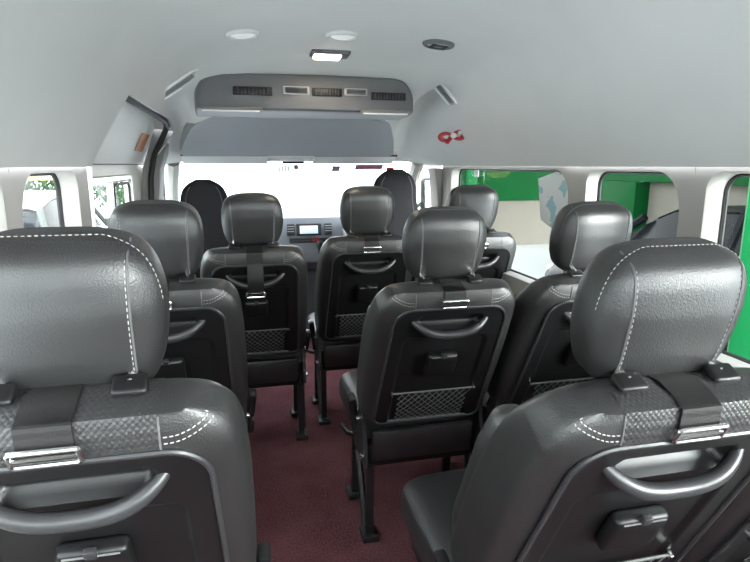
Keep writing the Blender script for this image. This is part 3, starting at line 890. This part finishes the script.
for x, y in ((-2.4, 7.2), (5.0, 7.2), (5.0, -7.6), (-2.4, -7.6)):
    MB().box((x, y, 1.65), (.14, .14, 3.3), .01).build('column', M['greenlite'], cn)

def car(label, loc, rz, paint):
    t = thing('car', label, 'car', loc, rz)
    # stations along y: (y, half width low, z low, z belt, half width roof, z roof)
    body = [(-2.15, .60, .40, .62), (-2.1, .72, .30, .75), (-1.9, .80, .25, .86), (-1.2, .84, .22, .93), (0, .86, .2, .95), (1.0, .85, .2, .95), (1.25, .84, .22, .93), (1.9, .80, .25, .82), (2.15, .72, .30, .70), (2.25, .60, .40, .58)]
    rings = []
    for y, w, z0, z1 in body:
        ring = []
        for k in range(24):
            a = 2*math.pi*(k+.5)/24; c, s = math.cos(a), math.sin(a)
            ring.append((w*math.copysign(abs(c)**.5, c), y, (z0+z1)/2+(z1-z0)/2*math.copysign(abs(s)**.5, s)))
        rings.append(ring)
    MB().loft(rings).build('body', paint, t, smooth=50)
    cab = [(-1.95, .66, .90, .60, .93), (-1.45, .75, .88, .58, 1.33), (-1.0, .77, .88, .60, 1.42), (-.2, .78, .88, .61, 1.46), (.4, .78, .88, .60, 1.43), (.75, .77, .88, .57, 1.30), (1.4, .70, .86, .58, .93)]
    g = MB(); rf = MB()
    rows = []; rr = []
    for y, wl, zl, wr, zr in cab:
        rows.append([(-wl, y, zl), (-wr, y, zr-.03), (-wr+.08, y, zr), (wr-.08, y, zr), (wr, y, zr-.03), (wl, y, zl)])
    g.loft(rows, True, True, False); g.build('windows', M['carglass'], t, smooth=25)
    top = [r for r in rows if max(p[2] for p in r) > 1.2]
    rf.loft([[(p[0]*1.01, p[1], p[2]+.012) for p in r[1:5]] for r in top], False, False, False)
    for sx in (-1, 1):
        for (y0, y1) in ((-1.45, -1.85), (-.25, -.22), (.75, 1.3)):
            rf.tube([(sx*.60, y0, 1.33 if abs(y0) > .5 else 1.43), (sx*.76, y1, .92)], .035, 6)
    rf.build('roof', paint, t, smooth=50)
    for sx in (-1, 1):
        for y in (-1.35, 1.4):
            w = MB().lathe([(.22, -.1), (.30, -.1), (.32, -.07), (.32, .07), (.30, .1), (.22, .1)], (sx*.77, y, .32), 'X', 28).build('wheel', M['tyre'], t)
            q = MB().lathe([(.0, -.08), (.21, -.08), (.22, -.09), (.22, .09), (.21, .08), (.06, .06), (0, .09)], (sx*.77, y, .32), 'X', 28).build('hubcap', M['rim'], w)
        MB().box((sx*.90, .72, 1.0), (.16, .09, .12), .03).build('side_mirror', paint, t)
    for sx in (-1, 1):
        MB().box((sx*.55, 2.17, .62), (.30, .08, .11), .03, rot=(0, 0, -sx*R(18))).build('headlamp', M['lens'], t)
        MB().box((sx*.60, -2.07, .72), (.22, .08, .12), .03, rot=(0, 0, sx*R(12))).build('tail_lamp', M['red'], t)
car('black car parked outside the right windows', (3.65, 3.5, GZ), 0, M['carblack'])
car('grey car parked outside beyond the left windows', (-3.0, 7.7, GZ), R(3), M['carsilver'])

sg = thing('sign_board', 'yellow board on posts outside the left quarter window', 'sign', (-3.75, 11.6, GZ), R(10))
MB().box((0, 0, 1.9), (1.1, .06, .8), .01).build('board', M['yellow'], sg)
for x in (-.6, .6): MB().tube([(x, .06, 0), (x, .06, 2.5)], .035, 8).build('post', M['rim'], sg)

def bush(name, label, loc, r, h):
    t = thing(name, label, 'shrub', loc)
    MB().tube([(0, 0, 0), (.03, .02, h*.5)], [.07, .04], 8).build('stem', M['bark'], t)
    vs = []; fs = []
    rg = random.Random(int(abs(loc[0]*100)))
    for _ in range(1400):
        a = rg.uniform(0, 2*math.pi); u = rg.uniform(-1, 1); q = rg.uniform(.55, 1)
        c = Vector((r*q*math.cos(a)*math.sqrt(1-u*u), r*q*math.sin(a)*math.sqrt(1-u*u), h*.6+h*.42*q*u))
        e = Euler((rg.uniform(0, 6), rg.uniform(0, 6), rg.uniform(0, 6))).to_matrix(); s = rg.uniform(.05, .09)
        o = len(vs)
        for p in ((-s*1.6, 0, 0), (0, -s*.6, .01), (s*1.6, 0, 0), (0, s*.6, .01)): vs.append(tuple(c+e @ Vector(p)))
        fs.append((o, o+1, o+2, o+3))
    MB().add(vs, fs).build('foliage', M['leaf'], t, smooth=0)
bw = thing('darkening_wall', 'long grey green wall added outside on the left to darken that side, behind the bushes', 'wall', (-9.6, 10, GZ))  # added to cut left-side brightness and its haze in the window glass
MB().box((0, 0, 1.7), (.25, 30, 3.4), .02).build('panel', M['wallgrey'], bw)
MB().box((0, 0, 3.44), (.40, 30, .08), .02).build('coping', M['concrete'], bw)
bush('bush', 'leftmost green bush outside, behind the yellow board', (-7.4, 13.5, GZ), 1.2, 2.4)
bush('bush', 'green bush outside the left, between the board and the sliding door window', (-4.6, 14.0, GZ), 1.0, 2.3)
bush('bush', 'green bush outside seen through the sliding door window', (-3.7, 17.8, GZ), 1.2, 2.6)

# ------------------------------------------------------------------ light, sky, camera
w = bpy.data.worlds.new('sky'); sc.world = w; w.use_nodes = True
nt = w.node_tree; bg = nt.nodes['Background']
tc = nt.nodes.new('ShaderNodeTexCoord'); sp = nt.nodes.new('ShaderNodeSeparateXYZ')
rp = nt.nodes.new('ShaderNodeValToRGB')
rp.color_ramp.elements[0].position = .0; rp.color_ramp.elements[0].color = (.97, .97, 1, 1)
rp.color_ramp.elements[1].position = .8; rp.color_ramp.elements[1].color = (.84, .90, 1, 1)
nt.links.new(tc.outputs['Generated'], sp.inputs[0]); nt.links.new(sp.outputs['Z'], rp.inputs['Fac'])
nt.links.new(rp.outputs['Color'], bg.inputs['Color'])
# hazy bright part of the overcast sky, behind the van to the right
vd = nt.nodes.new('ShaderNodeVectorMath'); vd.operation = 'DOT_PRODUCT'
vd.inputs[1].default_value = Vector((.60, -.76, .20)).normalized()
mx = nt.nodes.new('ShaderNodeMath'); mx.operation = 'MAXIMUM'; mx.inputs[1].default_value = 0
pw = nt.nodes.new('ShaderNodeMath'); pw.operation = 'POWER'; pw.inputs[1].default_value = 10
ma = nt.nodes.new('ShaderNodeMath'); ma.operation = 'MULTIPLY_ADD'; ma.inputs[1].default_value = 26; ma.inputs[2].default_value = 9
nt.links.new(tc.outputs['Generated'], vd.inputs[0]); nt.links.new(vd.outputs['Value'], mx.inputs[0])
nt.links.new(mx.outputs[0], pw.inputs[0]); nt.links.new(pw.outputs[0], ma.inputs[0])
nt.links.new(ma.outputs[0], bg.inputs['Strength'])

SL = bpy.data.lights.new('hazy_sun', 'SUN'); SL.energy = 3.5; SL.angle = R(24); SL.color = (1, .97, .92)
so = bpy.data.objects.new('hazy_sun', SL); COL.objects.link(so); so.location = (6, -8, 4)
so.rotation_euler = Vector((.62, -.76, .12)).to_track_quat('Z', 'Y').to_euler()
L = bpy.data.lights.new('dome_light', 'AREA'); L.energy = 1.2; L.color = (1, .86, .68); L.size = .1
lo = bpy.data.objects.new('dome_light', L); COL.objects.link(lo); lo.location = (.0, 2.27, 1.59)

cam = bpy.data.cameras.new('camera'); co = bpy.data.objects.new('camera', cam); COL.objects.link(co)
cam.sensor_width = 36; cam.sensor_fit = 'HORIZONTAL'; cam.lens = 565/750*36; cam.clip_start = .02; cam.clip_end = 300
co.location = (-.355, 0, 1.22); co.rotation_euler = (R(90-11.602), 0, R(-13.173))
sc.camera = co
vs_ = sc.view_settings
vs_.view_transform = 'Standard'; vs_.look = 'None'; vs_.exposure = 0.3; vs_.gamma = 1; vs_.use_curve_mapping = False
